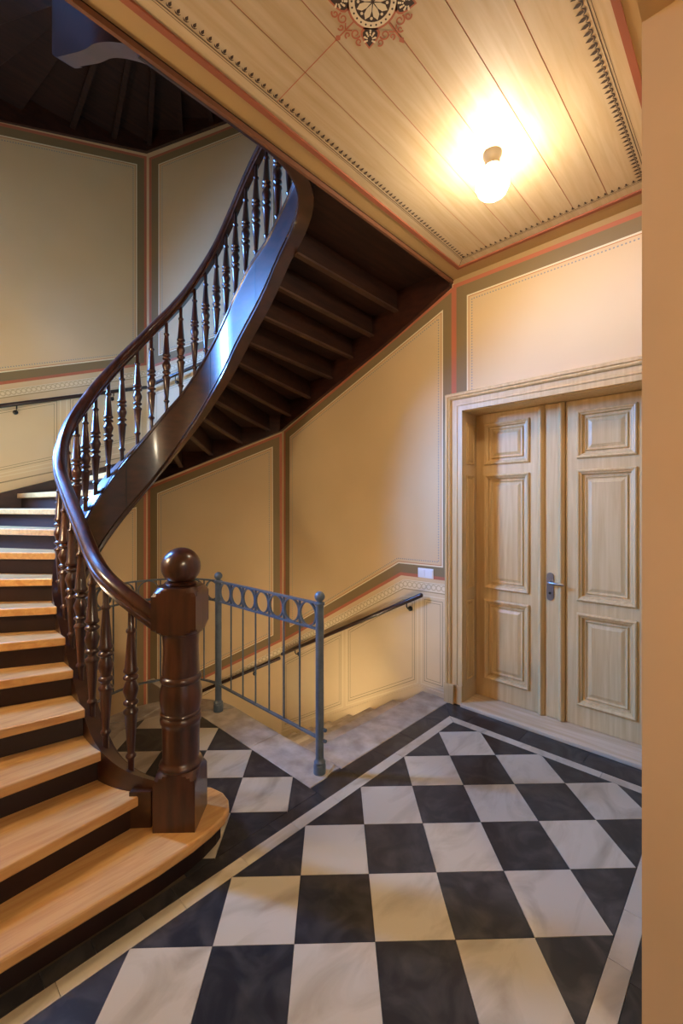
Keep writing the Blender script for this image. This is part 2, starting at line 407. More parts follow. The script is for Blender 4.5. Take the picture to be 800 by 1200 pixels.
# architrave: profile swept round the opening with mitres
AP = [(0, 0), (0, .028), (.040, .028), (.046, .034), (.054, .034), (.060, .026), (.064, .026), (.098, .030), (.104, .044), (.114, .050), (.124, .046), (.130, .056), (.146, .060), (.156, .050), (.156, 0)]
def arch_sec(x, z, sx, sz):
    return [(x+sx*u, YW-v, z+sz*u) for u, v in AP]
mb = MB(); mb.loft([arch_sec(DX0, .165, -1, 0), arch_sec(DX0, DZ, -1, 1), arch_sec(DX1, DZ, 1, 1), arch_sec(DX1, .165, 1, 0)]); obj('architrave', mb, DWOODV, door, smooth=30)
for xs, sg in ((DX0, -1), (DX1, 1)):
    a, b = sorted((xs+.0*sg, xs+sg*.066)); c, d = sorted((xs+sg*.066, xs+sg*.160))
    m_ = MB(); m_.box(a, b, YW-.034, YW, 0, .165); m_.box(c, d, YW-.062, YW, 0, .165); obj('plinth_block', m_, DWOODV, door, bevel=.003)

# ------------------------------------------------------------------ painted wall decoration (flat paint)
def off_poly(poly, d):
    """offset a closed polygon outward by d (works on (a,z) pairs)"""
    n = len(poly); ar = sum(poly[i][0]*poly[(i+1)%n][1]-poly[(i+1)%n][0]*poly[i][1] for i in range(n)); sg = 1 if ar > 0 else -1
    out = []
    for i in range(n):
        p0, p, p1 = Vector(poly[i-1]), Vector(poly[i]), Vector(poly[(i+1) % n])
        t0 = (p-p0).normalized(); t1 = (p1-p).normalized()
        n0 = Vector((t0.y, -t0.x))*sg; n1 = Vector((t1.y, -t1.x))*sg
        b = (n0+n1); k = d/max(.2, (1+n0.dot(n1)))
        out.append(tuple(p+b*k))
    return out
def ribbon(W, poly, d0, d1, m, name, par, o, closed=True):
    A, B = off_poly(poly, d0), off_poly(poly, d1); n = len(poly); mb = MB()
    vs = [W.p(a, z, o) for a, z in A]+[W.p(a, z, o) for a, z in B]
    mb.add(vs, [(i, (i+1) % n, (i+1) % n+n, i+n) for i in range(n)])
    return obj(name, mb, m, par, clean=False)
def strip_(W, line, d0, d1, m, name, par, o):
    """open band along a polyline, offset vertically by d0..d1"""
    mb = MB(); n = len(line)
    mb.add([W.p(a, z+d0, o) for a, z in line]+[W.p(a, z+d1, o) for a, z in line], [(i, i+1, i+1+n, i+n) for i in range(n-1)])
    return obj(name, mb, m, par, clean=False)
def along(line, step):
    out = []; carry = step/2
    for p, q in zip(line, line[1:]):
        p, q = Vector(p), Vector(q); L = (q-p).length; t = (q-p)/L; d = carry
        while d < L: out.append((p+t*d, t)); d += step
        carry = d-L
    return out
def dots(W, line, step, r, m, name, par, o):
    mb = MB()
    for c, t in along(line, step):
        nrm = Vector((-t.y, t.x)); mb.add([W.p(*(c+t*r*a+nrm*r*b), o) for a, b in ((-1, -1), (1, -1), (1, 1), (-1, 1))], [(0, 1, 2, 3)])
    q = obj(name, mb, m, par, clean=False); q['kind'] = 'stuff'
def field(W, poly, par, olive=.085, salmon=.030, lift=0):
    """one painted wall field: salmon and olive frame, cream and orange lines, dotted line"""
    ribbon(W, poly, olive, olive+salmon, SALMON, 'salmon_line', par, .0012+lift)
    ribbon(W, poly, 0, olive, OLIVE, 'olive_band', par, .0012+lift)
    ribbon(W, poly, -.014, 0, CREAM, 'cream_line', par, .0012+lift)
    ribbon(W, poly, -.020, -.014, ORANGE, 'orange_line', par, .0012+lift)
    q = off_poly(poly, -.047); dots(W, q+[q[0]], .024, .0052, DOTS, 'dotted_line', par, .0012+lift)
def guilloche(W, line, par, h=.085):
    """pale border of interlaced loops under a band; line = its upper edge"""
    strip_(W, line, -h, 0, CREAM, 'pale_border', par, .0011)
    strip_(W, line, -h-.010, -h, BEIGE, 'border_line', par, .0011)
    strip_(W, line, -.012, -.008, BEIGE, 'border_line', par, .0016)
    mid = [(a, z-h*.52) for a, z in line]; mb = MB(); r1, r2 = h*.34, h*.22
    for c, t in along(mid, h*.62):
        nrm = Vector((-t.y, t.x)); N = 12; vs = []
        for rr in (r1, r2):
            for k in range(N):
                a = 2*math.pi*k/N; vs.append(W.p(*(c+t*rr*1.0*math.cos(a)+nrm*rr*math.sin(a)), .0017))
        mb.add(vs, [(k, (k+1) % N, (k+1) % N+N, k+N) for k in range(N)])
    q = obj('border_loops', mb, LOOPS, par, clean=False); q['kind'] = 'stuff'
def dado_field(W, poly, par):
    ribbon(W, poly, 0, .010, CREAM, 'cream_line', par, .0012)
    ribbon(W, poly, -.032, -.027, GREYL, 'grey_line', par, .0012)
    ribbon(W, poly, -.056, -.052, GREYL, 'grey_line', par, .0012)
def dado_ground(W, poly, par, m=None):
    obj('dado_paint', MB().ngon([W.p(a, z, .0007) for a, z in poly]), m or DADO, par, clean=False)
# --- wall_back above the steps (a measured from its left corner)
AF = [aX(-2.048), aX(-4.21)]
field(wA, [(aX(-4.210), .225), (aX(-2.541), 1.166), (aX(-2.048), 1.168), (aX(-2.048), 3.487), (aX(-4.210), 2.592)], wall_back)
gl_ = [(aX(-4.371), -.045), (aX(-2.480), 1.017), (aX(-2.0), 1.021)]
dado_ground(wA, [(aX(-4.371), -.06-.085), (aX(-2.48), .93), (aX(-2.0), .93), (aX(-2.0), -.05), (aX(-2.30), -.05), (aX(-4.371), -1.35)], wall_back)
guilloche(wA, gl_, wall_back)
dado_field(wA, [(aX(-2.275), .070), (aX(-2.022), .070), (aX(-2.022), .885), (aX(-2.275), .885)], wall_back)
dado_field(wA, [(aX(-3.240), -.435), (aX(-2.325), .062), (aX(-2.325), .865), (aX(-2.50), .845), (aX(-3.240), .395)], wall_back)
dado_field(wA, [(aX(-4.330), -1.06), (aX(-3.300), -.470), (aX(-3.300), .36), (aX(-4.330), -.22)], wall_back)
bl = MB(); L_ = [(-4.371, -1.13), (-2.322, .040), (-2.0, .040)]
sk = MB(); n_ = 3
sk.add([wA.p(aX(x), z, .010) for x, z in L_]+[wA.p(aX(x), z-.30 if x < -3 else (z-.06 if x > -2.2 else z-.12), .010) for x, z in L_], [(0, 1, 4, 3), (1, 2, 5, 4)])
sk.add([wA.p(aX(x), z, .010) for x, z in L_]+[wA.p(aX(x), z+.006, .0) for x, z in L_], [(0, 1, 4, 3), (1, 2, 5, 4)])
obj('skirting_band', sk, DADO, wall_back, clean=False)
strip_(wA, L_, -.004, .010, CREAM, 'cream_line', wall_back, .0112)
# --- above the door
dp = [(aX(-1.815), 2.66), (aX(-1.815), 3.538), (aX(-.38), 3.538), (aX(-.38), 2.66)]
def open_ribbon(W, line, d0, d1, m, name, par, o):
    def off(d):
        out = []
        for i, p in enumerate(line):
            p = Vector(p); t0 = (p-Vector(line[i-1])).normalized() if i else None; t1 = (Vector(line[i+1])-p).normalized() if i+1 < len(line) else None
            n0 = Vector((-t0.y, t0.x)) if t0 else None; n1 = Vector((-t1.y, t1.x)) if t1 else None
            if n0 is None: out.append(tuple(p+n1*d))
            elif n1 is None: out.append(tuple(p+n0*d))
            else: out.append(tuple(p+(n0+n1)*d/(1+n0.dot(n1))))
        return out
    A, B = off(d0), off(d1); n = len(A)
    return obj(name, MB().add([W.p(a, z, o) for a, z in A]+[W.p(a, z, o) for a, z in B], [(i, i+1, i+1+n, i+n) for i in range(n-1)]), m, par, clean=False), off
for d0, d1, mm, nm in ((0, .100, OLIVE, 'olive_band'), (.100, .134, SALMON, 'salmon_line'), (-.014, 0, CREAM, 'cream_line'), (-.020, -.014, ORANGE, 'orange_line')):
    _, off_ = open_ribbon(wA, dp, d0, d1, mm, nm, wall_back, .0019)
dots(wA, off_(-.047), .024, .0052, DOTS, 'dotted_line', wall_back, .0019)
strip_(wA, [(aX(-1.94), 3.672), (aX(XR), 3.672)], 0, .042, GOLD, 'gold_band', wall_back, .0014)
# --- wall_back_left; a runs from the far corner, so a = L - q
LB = wB.L
field(wB, [(LB-q, z) for q, z in ((1.56, -.60), (1.56, 1.892), (.113, 2.485), (.105, .095))], wall_back_left)
guilloche(wB, [(0, -.94), (LB, -.045)], wall_back_left)
field(wB, [(LB-q, z) for q, z in ((1.545, 3.620), (1.545, 6.030), (.11, 6.63), (.11, 4.115))], wall_back_left)
gB = [(0, 3.375), (LB, 4.075)]
guilloche(wB, gB, wall_back_left, .075)
dado_ground(wB, [(0, 2.30), (LB, 3.0), (LB, 4.0), (0, 3.30)], wall_back_left)
dado_field(wB, [(.07, 2.52), (LB*.49, 2.86), (LB*.49, 3.47), (.07, 3.18)], wall_back_left)
dado_field(wB, [(LB*.53, 2.90), (LB-.07, 3.2), (LB-.07, 3.85), (LB*.53, 3.50)], wall_back_left)
strip_(wB, [(0, 2.36), (LB, 3.06)], 0, .09, CREAM, 'skirting_line', wall_back_left, .0010)
# --- wall_left
LC = wC.L
def cy(y): return y-.605
field(wC, [(cy(.73), -1.2), (cy(2.112), -1.2), (cy(2.112), 1.72), (cy(.73), 1.20)], wall_left)
field(wC, [(cy(.72), 3.052), (cy(2.118), 3.580), (cy(2.118), 5.960), (cy(.72), 5.465)], wall_left)
guilloche(wC, [(0, 2.832), (LC, 3.438)], wall_left, .075)
dado_ground(wC, [(0, 1.80), (LC, 2.36), (LC, 3.36), (0, 2.75)], wall_left)
dado_field(wC, [(cy(.70), 2.03), (cy(1.30), 2.23), (cy(1.30), 2.92), (cy(.70), 2.69)], wall_left)
dado_field(wC, [(cy(1.37), 2.26), (cy(2.16), 2.56), (cy(2.16), 3.27), (cy(1.37), 2.95)], wall_left)
strip_(wC, [(0, 1.90), (LC, 2.40)], 0, .012, GREYL, 'grey_line', wall_left, .0012)
strip_(wC, [(0, 1.96), (LC, 2.46)], 0, .010, CREAM, 'cream_line', wall_left, .0012)
# --- the two unseen walls carry the same olive frame, simply
field(wD, [(.14, 1.9), (.26, 1.9), (.26, 4.75), (.14, 4.75)], wall_front_left)

# ------------------------------------------------------------------ window_1 in the angled wall
win = struct('window_1', None, None)
mb = MB()
for a0, a1, z0, z1 in ((c_-WINX, c_-WINX+.06, WZ0, WZ1), (c_+WINX-.06, c_+WINX, WZ0, WZ1), (c_-WINX+.06, c_+WINX-.06, WZ0, WZ0+.06), (c_-WINX+.06, c_+WINX-.06, WZ1-.06, WZ1), (c_-.03, c_+.03, WZ0+.06, WZ1-.06), (c_-WINX+.06, c_+WINX-.06, 3.7, 3.75)):
    vs = [wD.p(a, z, o) for o in (-.05, -.10) for (a, z) in ((a0, z0), (a1, z0), (a1, z1), (a0, z1))]
    mb.add(vs, [(0,1,2,3), (7,6,5,4), (0,4,5,1), (1,5,6,2), (2,6,7,3), (3,7,4,0)])
obj('window_frame', mb, FRAME, win)
for a0, a1 in ((c_-WINX+.06, c_-.03), (c_+.03, c_+WINX-.06)):
    for z0, z1 in ((WZ0+.06, 3.7), (3.75, WZ1-.06)):
        obj('window_pane', MB().ngon([wD.p(a0, z0, -.075), wD.p(a1, z0, -.075), wD.p(a1, z1, -.075), wD.p(a0, z1, -.075)]), gl, win)
obj('window_sill', MB().ngon([wD.p(c_-WINX-.05, WZ0, .05), wD.p(c_+WINX+.05, WZ0, .05), wD.p(c_+WINX+.05, WZ0, -.05), wD.p(c_-WINX-.05, WZ0, -.05)]), FRAME, win)

# ------------------------------------------------------------------ hall ceiling
m_ = MB(); m_.box(-1.94, XR, YF, YW, CEIL+.0025, TOPZ); ceiling = struct('ceiling', m_, SALMON)
CK = .9688          # everything painted on the ceiling was measured for a level of 3.785
BX = [CK*x for x in (-1.785, -1.568, -1.357, -1.142, -.927, -.722, -.508)]; CY0, CY1 = -.47, CK*3.29
for a, b in zip(BX, BX[1:]):
    obj('ceiling_board', MB().box(a+.0022, b-.0022, CY0, CY1, CEIL, CEIL+.006), CWOOD, ceiling)
def cframe(x0, x1, y0, y1, X0, X1, Y0, Y1, m, name, z=CEIL):
    for q in ([(x0, y0), (x0, y1), (X0, Y1), (X0, Y0)], [(x1, y1), (x1, y0), (X1, Y0), (X1, Y1)], [(x0, y1), (x1, y1), (X1, Y1), (X0, Y1)], [(x1, y0), (x0, y0), (X0, Y0), (X1, Y0)]):
        obj(name, MB().prism(q, z, CEIL+.012), m, ceiling)
E1 = (BX[0]+.0022, BX[-1]-.0022, CY0, CY1); E2 = (CK*-1.858, CK*-.435, CY0-.07, CK*3.375); E3 = (CK*-1.888, CK*-.405, CY0-.09, CK*3.405)
cframe(*E1, *E2, CWOOD, 'ceiling_frame_board', CEIL-.001)
cframe(*E2, *E3, SALMON2, 'salmon_moulding', CEIL-.012)
# flat gold margin round the boards, running out over the beam
cframe(*E3, -1.945, XR, YF, YW, GOLD, 'gold_margin', CEIL-.006)
obj('beam_bead', MB().box(-1.962, -1.944, YF, YW, 3.684, 3.712), BROWN, ceiling)
obj('beam_fascia', MB().box(-1.962, -1.940, YF, YW, 3.712, TOPZ), SOFFIT, ceiling)
# stencilled palmette border
def stencil(mb, x, y, tx, ty, s=1.0):
    """little spade-shaped leaf on a line; (tx,ty) points inward"""
    nx, ny = -ty, tx; z = CEIL-.0016
    P = lambda u, v: (x+nx*u*s+tx*v*s, y+ny*u*s+ty*v*s, z)
    mb.add([P(*q) for q in ((0, .034), (-.0065, .021), (-.0045, .012), (0, .010), (.0045, .012), (.0065, .021))], [tuple(range(6))])
    for sg in (-1, 1):
        mb.add([P(*q) for q in ((0, .004), (sg*.007, .0055), (sg*.012, .012), (sg*.0125, .0165), (sg*.008, .012), (0, .0085))], [tuple(range(6))])
mb = MB(); st = .0353
for k in range(int((CY1-CY0)/st)):
    y = CY1-.012-st*k
    stencil(mb, BX[0]+.004, y, 1, 0); stencil(mb, BX[-1]-.004, y, -1, 0, 1.35)
for k in range(31):
    stencil(mb, BX[0]+.02+.0385*k, CY1-.002, 0, -1)
q = obj('palmette_border', mb, STENCIL, ceiling, clean=False); q['kind'] = 'stuff'
zz = CEIL-.0017
mb = MB()
for d, wd in ((0, .004), (.012, .0022)):
    for (x0, x1, y0, y1) in ((BX[0]-d-wd, BX[0]-d, CY0, CY1+d), (BX[-1]+d, BX[-1]+d+wd, CY0, CY1+d), (BX[0]-d, BX[-1]+d, CY1+d, CY1+d+wd)):
        mb.add([(x0, y0, zz), (x0, y1, zz), (x1, y1, zz), (x1, y0, zz)], [(0, 1, 2, 3)])
mb.add([(BX[0], CY1, zz), (BX[0]+.002, CY1+.003, zz), (E2[0]+.002, E2[3], zz), (E2[0], E2[3]-.003, zz)], [(0, 1, 2, 3)])
obj('border_lines', mb, STENCIL, ceiling, clean=False)
# painted rosette in the middle of the ceiling
RX, RY = CK*-1.147, CK*1.37
def disc(mb, cx, cy, r, z, n=32, r0=0):
    if r0 == 0: mb.add([(cx+r*math.cos(2*math.pi*k/n), cy+r*math.sin(2*math.pi*k/n), z) for k in range(n)], [tuple(range(n))])
    else:
        mb.add([(cx+q*math.cos(2*math.pi*k/n), cy+q*math.sin(2*math.pi*k/n), z) for q in (r0, r) for k in range(n)], [(k, (k+1) % n, (k+1) % n+n, k+n) for k in range(n)])
def curve_band(mb, pts, wd, z):
    vs = []
    for i, p in enumerate(pts):
        t = Vector(pts[min(i+1, len(pts)-1)])-Vector(pts[max(i-1, 0)]); t.normalize(); n = Vector((-t.y, t.x)); ww = wd*(1-.35*i/len(pts))
        vs += [(*(Vector(p)+n*ww), z), (*(Vector(p)-n*ww), z)]
    mb.add(vs, [(2*i, 2*i+1, 2*i+3, 2*i+2) for i in range(len(pts)-1)])
red = MB(); blk = MB(); wht = MB(); z0 = CEIL-.0014
disc(red, RX, RY, .104, z0); disc(wht, RX, RY, .095, z0-.0004); disc(blk, RX, RY, .072, z0-.0008)
for k in range(24):
    a = 2*math.pi*k/24; disc(blk, RX+.084*math.cos(a), RY+.084*math.sin(a), .0042, z0-.0008, 8)
for k in range(8):
    a = 2*math.pi*(k+.5)/8; T = lambda u, v: (RX+u*math.cos(a)-v*math.sin(a), RY+u*math.sin(a)+v*math.cos(a), z0-.0012)
    wht.add([T(*q) for q in ((.006, 0), (.03, .011), (.05, .013), (.068, 0), (.05, -.013), (.03, -.011))], [tuple(range(6))])
    a += math.pi/8; disc(wht, RX+.058*math.cos(a), RY+.058*math.sin(a), .006, z0-.0012, 8)
for k in range(4):
    a = math.pi/4+k*math.pi/2
    def T(u, v, z): return (RX+u*math.cos(a)-v*math.sin(a), RY+u*math.sin(a)+v*math.cos(a), z)
    heart = [(.09, 0), (.094, .03), (.108, .041), (.124, .040), (.145, .028), (.160, .015), (.178, 0)]; heart += [(u, -v) for u, v in heart[-2:0:-1]]
    red.add([T(u, v, z0) for u, v in heart], [tuple(range(len(heart)))])
    blk.add([T(.13+(u-.13)*.80, v*.78, z0-.0004) for u, v in heart], [tuple(range(len(heart)))])
    for j in range(-3, 4):
        b = j*.62
        ln = .036-.003*abs(j)
        c0 = (.140, 0)
        tip = (c0[0]-ln*math.cos(b)*1.0, ln*math.sin(b)*.8)
        for f in (.55, .8, 1.0):
            u = c0[0]+(tip[0]-c0[0])*f; v = tip[1]*f; p = T(u, v, 0); disc(wht, p[0], p[1], .0025+.0022*f, z0-.0008-.0001*f, 8)
    for sg in (-1, 1):
        for (cu, cv, r0, turn, a0) in ((.118, sg*.062, .021, 1.5, -1.2), (.150, sg*.046, .015, 1.35, -.6), (.125, sg*.095, .013, 1.2, .3)):
            pts = []
            for i in range(22):
                f = i/21; r = r0*(1-.72*f); an = sg*(a0+2*math.pi*turn*f*.8); p = T(cu+r*math.cos(an), cv+r*math.sin(an), 0); pts.append(p[:2])
            curve_band(red, pts, .0036, z0)
    b = k*math.pi/2
    def D(u, v, z): return (RX+u*math.cos(b)-v*math.sin(b), RY+u*math.sin(b)+v*math.cos(b), z)
    red.add([D(*q, z0) for q in ((.178, 0), (.192, .012), (.214, 0), (.192, -.012))], [(0, 1, 2, 3)])
    for sg in (-1, 1): red.add([D(*q, z0) for q in ((.150, sg*.004), (.132, sg*.022), (.128, sg*.018), (.146, sg*.001))], [(0, 1, 2, 3)])
    red.add([D(*q, z0) for q in ((.104, .003), (.180, .003), (.180, -.003), (.104, -.003))], [(0, 1, 2, 3)])
for nm, mb, mm in (('rosette_red', red, SALMON), ('rosette_black', blk, STENCIL), ('rosette_white', wht, CREAM)):
    q = obj(nm, mb, mm, ceiling, clean=False); q['kind'] = 'stuff'
mb = MB()
for x0, x1 in ((BX[0]+.002, RX-.21), (RX+.21, BX[-1]-.002)): mb.add([(x0, RY-.002, zz), (x1, RY-.002, zz), (x1, RY+.002, zz), (x0, RY+.002, zz)], [(0, 1, 2, 3)])
obj('red_cross_line', mb, SALMON, ceiling, clean=False)
# upper floor landing beside the flight and the upper hall
m_ = MB(); m_.prism([(-2.235, 2.115), (-1.962, 1.9), (-1.962, YW-.045), (-2.235, YW-.045)], TOPZ-.17, TOPZ); struct('floor_upper', m_, SOFFIT)

# ------------------------------------------------------------------ ceiling lamp
def lamp(x, y, zc, label, g=None):
    t = thing('ceiling_lamp', label, 'lamp', (x, y, zc))
    obj('lamp_cap', MB().lathe([(.001, zc), (.052, zc), (.052, zc-.018), (.044, zc-.030), (.040, zc-.060), (.046, zc-.070), (.046, zc-.078), (.001, zc-.078)], (x, y), 24), BRASS, t, smooth=40)
    obj('lamp_globe', MB().lathe([(.001, zc-.078), (.040, zc-.079), (.046, zc-.095), (.075, zc-.115), (.092, zc-.150), (.092, zc-.185), (.075, zc-.225), (.045, zc-.248), (.001, zc-.256)], (x, y), 24), g or GLOBE, t, smooth=60)
    return t
lamp(-1.093, 2.364, CEIL, 'lit white glass ceiling lamp with brass cap on the boarded ceiling')
lamp(2.2, .15, OZ, 'added unseen fill lamp on the vestibule ceiling beside the hall', GLOBE3)  # added behind the camera to brighten the hall and stair walls
lamp(-1.128, 1.4, ZT-.1, 'added unseen fill lamp on the plaster ceiling of the storey above', GLOBE4)  # added out of view to warm the upper stairwell walls

# added wall lamps, out of view: warm fill for the shaded walls and treads
def wall_fill_lamp(W, a, z, label, g=None):
    t = thing('wall_fill_lamp', label, 'lamp', W.p(a, z, 0))
    obj('back_plate', MB().tube([W.p(a, z, .001), W.p(a, z, .02), W.p(a, z, .025)], [.055, .055, .03], 20), BRASS, t, smooth=40)
    obj('fill_lamp_arm', MB().tube([W.p(a, z, .02), W.p(a, z, .07), W.p(a, z+.03, .11), W.p(a, z+.06, .12)], .010, 8), BRASS, t, smooth=40)
    c = W.p(a, z+.14, .12); obj('lamp_globe', MB().sphere(c, .085, 20, 12), g or GLOBE5, t, smooth=60)
wall_fill_lamp(Wall((-1.97, 2.045), (-4.9, 2.045)), 1.05, -.58, 'added unseen fill lamp below the stone kerb, beside the descending stone steps', GLOBE6)  # added behind the kerb, unseen, to lift the dado by the steps
wall_fill_lamp(wE, 2.75, 2.10, 'added unseen fill lamp beside the lower treads of the winding staircase')  # added off to the left as warm fill for stair and walls

# ------------------------------------------------------------------ the winding staircase
RC = .645; BXC = -2.554; BR = .56
def curve_pt(s, off=0.0):
    """point on the inner string's centre line; s = 0 at the apex, off > 0 towards the treads. Returns x, y, nx, ny"""
    sg = 1 if s >= 0 else -1; a = abs(s); q = RC*math.pi/2; st = BXC-CX
    if a <= q:
        p = a/RC; x, y, nx, ny = CX-RC*math.cos(p), RC*math.sin(p), -math.cos(p), math.sin(p)
    elif a <= q+st:
        x, y, nx, ny = CX+(a-q), RC, 0, 1
    else:
        p = (a-q-st)/BR
        if p <= math.pi/2: x, y, nx, ny = BXC+BR*math.sin(p), RC-BR+BR*math.cos(p), math.sin(p), math.cos(p)
        else: x, y, nx, ny = BXC+BR, RC-BR-(a-q-st-BR*math.pi/2), 1, 0
    return x+nx*off, YM+sg*(y+ny*off), nx, sg*ny
PER = []                                             # outer perimeter along the walls, p = 0 in the middle of wall_left
def per_pt(p, inset=0):
    i = .0+inset; sg = 1 if p >= 0 else -1; a = abs(p)
    c1 = .815-i*math.tan(math.pi/8); 
    if a <= .815: x, y = -5.566+i, a*(c1/.815)
    elif a <= 2.505:
        f = (a-.815)/1.69; x0, y0, x1, y1 = -5.566+i, c1, -4.371+i*math.tan(math.pi/8), 2.01-i
        x, y = x0+(x1-x0)*f, y0+(y1-y0)*f
    else: x, y = max(-4.371+(a-2.505), -4.371+i*math.tan(math.pi/8)), 2.01-i
    return x, YM+sg*y
SN = {2:-2.08, 3:-1.823, 4:-1.618, 5:-1.40, 6:-1.243, 7:-1.05, 8:-.87, 9:-.70, 10:-.545, 11:-.40, 12:-.27, 13:-.15, 14:.04, 15:.18, 16:.30, 17:.43, 18:.54, 19:.645, 20:.765, 21:.88, 22:1.0, 23:1.225, 24:1.453, 25:1.703, 26:2.02}
PN = {2:-4.86, 3:-4.43, 4:-4.04, 5:-3.60, 6:-3.276, 7:-2.815, 8:-2.40, 9:-1.95, 10:-1.48, 11:-1.00, 12:-.52, 13:-.06, 14:.38, 15:.80, 16:1.20, 17:1.58, 18:1.95, 19:2.31, 20:2.67, 21:3.03, 22:3.39, 23:3.70, 24:3.98, 25:4.29, 26:4.60}
ZC = [(-2.2, .30), (-1.975, .355), (-1.786, .43), (-1.589, .53), (-1.45, .63), (-1.30, .745), (-1.15, .88), (-1.0, 1.03), (-.8, 1.24), (-.6, 1.46), (-.396, 1.679), (-.295, 1.815), (-.18, 1.958), (-.065, 2.109), (.061, 2.252), (.174, 2.404), (.296, 2.566), (.417, 2.703), (.538, 2.875), (.641, 3.030), (.75, 3.172), (.86, 3.322), (.984, 3.465), (1.139, 3.597), (1.287, 3.705), (1.51, 3.80), (1.65, 3.92), (1.8, 4.03), (1.95, 4.10), (2.6, 4.10), (3.6, 4.10)]
ZBOT = [(-2.2, -.12), (-1.95, -.01), (-1.6, .17), (-1.0, .56), (-.4, 1.24), (-.05, 1.64), (.2, 1.93), (.335, 2.13), (.406, 2.226), (.5, 2.37), (.61, 2.51), (.75, 2.715), (.88, 2.853), (.975, 2.972), (1.11, 3.08), (1.22, 3.172), (1.33, 3.247), (1.42, 3.323), (1.516, 3.412), (1.612, 3.518), (1.67, 3.59), (1.75, 3.645), (1.95, 3.74), (2.6, 3.755), (3.6, 3.755)]
ZRAIL = [(-2.21, 1.03), (-2.09, 1.105), (-1.975, 1.19), (-1.786, 1.290), (-1.589, 1.385), (-1.468, 1.475), (-1.218, 1.655), (-.964, 1.85), (-.7, 2.12), (-.396, 2.451), (-.295, 2.582), (-.18, 2.728), (-.065, 2.885), (.061, 3.04), (.174, 3.199), (.296, 3.345), (.417, 3.495), (.538, 3.665), (.641, 3.806), (.75, 3.950), (.86, 4.105), (.984, 4.252), (1.139, 4.385), (1.287, 4.495), (1.5, 4.62), (1.75, 4.80), (2.0, 4.90), (2.6, 4.92), (3.6, 4.92)]
def smooth_tab(tab, x, h=.06): return (lerp(tab, x-h)+2*lerp(tab, x)+lerp(tab, x+h))/4
def zc(s): return smooth_tab(ZC, s)
def zbot(s): return smooth_tab(ZBOT, s, .08)
def zrail(s): return smooth_tab(ZRAIL, s, .07)
def srange(a, b, d=.05):
    n = max(2, int((b-a)/d)); return [a+(b-a)*k/n for k in range(n+1)]
stair = thing('staircase', 'dark winding timber staircase with oak treads, turned balusters and ball-topped newel post', 'staircase', (-2.087, 1.006, 0))
def sweep(s_list, sec):
    mb = MB(); secs = []
    for s in s_list:
        row = []
        for off, z in sec(s):
            x, y, _, _ = curve_pt(s, off); row.append((x, y, z))
        secs.append(row)
    return mb.loft(secs)
def tread_outline(n):
    s0, s1 = SN[n], SN[n+1] if n < 25 else 1.97
    p0, p1 = PN[n], PN[n+1] if n < 25 else 4.56
    inn = [curve_pt(s, .042)[:2] for s in srange(s0, s1+.045, .06)]
    ps = [p0]+[c for c in (-2.505, -.815, .815, 2.505) if p0 < c < p1+.045]+[p1+.045]
    out = [per_pt(p, .042) for p in ps]
    return inn+out[::-1]
# string (closed), capping, mouldings, joints
SS = srange(-2.17, 3.3, .045)
st_o = obj('inner_string', sweep(SS, lambda s: [(-.045, zbot(s)), (.045, zbot(s)), (.045, zc(s)+(.05 if s < -1 else .05*max(0, -s) if s < 0 else 0)), (-.045, zc(s))]), STRING, stair, smooth=40)
obj('string_capping', sweep(SS, lambda s: [(-.054, zc(s)-.028), (-.046, zc(s)-.040), (-.040, zc(s)+.004), (.030, zc(s)+.006), (.030, zc(s)), (-.045, zc(s)-.006), (-.054, zc(s)-.012)]), STRING, st_o, smooth=30)
obj('string_moulding', sweep(srange(-1.2, 3.3, .045), lambda s: [(-.044, zbot(s)+.062), (-.056, zbot(s)+.056), (-.060, zbot(s)+.044), (-.052, zbot(s)+.038), (-.058, zbot(s)+.022), (-.058, zbot(s)+.002), (-.044, zbot(s))]), STRING, st_o, smooth=30)
for sj in (-.05, .712, 1.335):
    m_ = MB(); 
    a = curve_pt(sj-.005, -.0465); b = curve_pt(sj+.005, -.0465); c = curve_pt(sj+.005, -.044); d = curve_pt(sj-.005, -.044)
    m_.loft([[(*q[:2], z) for q in (a, b, c, d)] for z in (zbot(sj)+.06, zc(sj)-.04)]); obj('string_joint', m_, BLACKM, st_o)
# handrail: moulded section
HP = [(-.024, 0), (-.030, .008), (-.024, .016), (-.024, .021), (-.036, .026), (-.042, .036), (-.040, .046), (-.034, .050), (-.036, .056), (-.033, .070), (-.020, .084), (0, .090), (.020, .084), (.033, .070), (.036, .056), (.034, .050), (.040, .046), (.042, .036), (.036, .026), (.024, .021), (.024, .016), (.030, .008), (.024, 0)]
def rail_sec(s):
    k = math.sqrt(1+((zrail(s+.03)-zrail(s-.03))/.06)**2)
    return [(u, zrail(s)+v*min(k, 1.6)) for u, v in HP]
obj('handrail', sweep(srange(-2.175, 3.3, .035), rail_sec), DARK, stair, smooth=32)
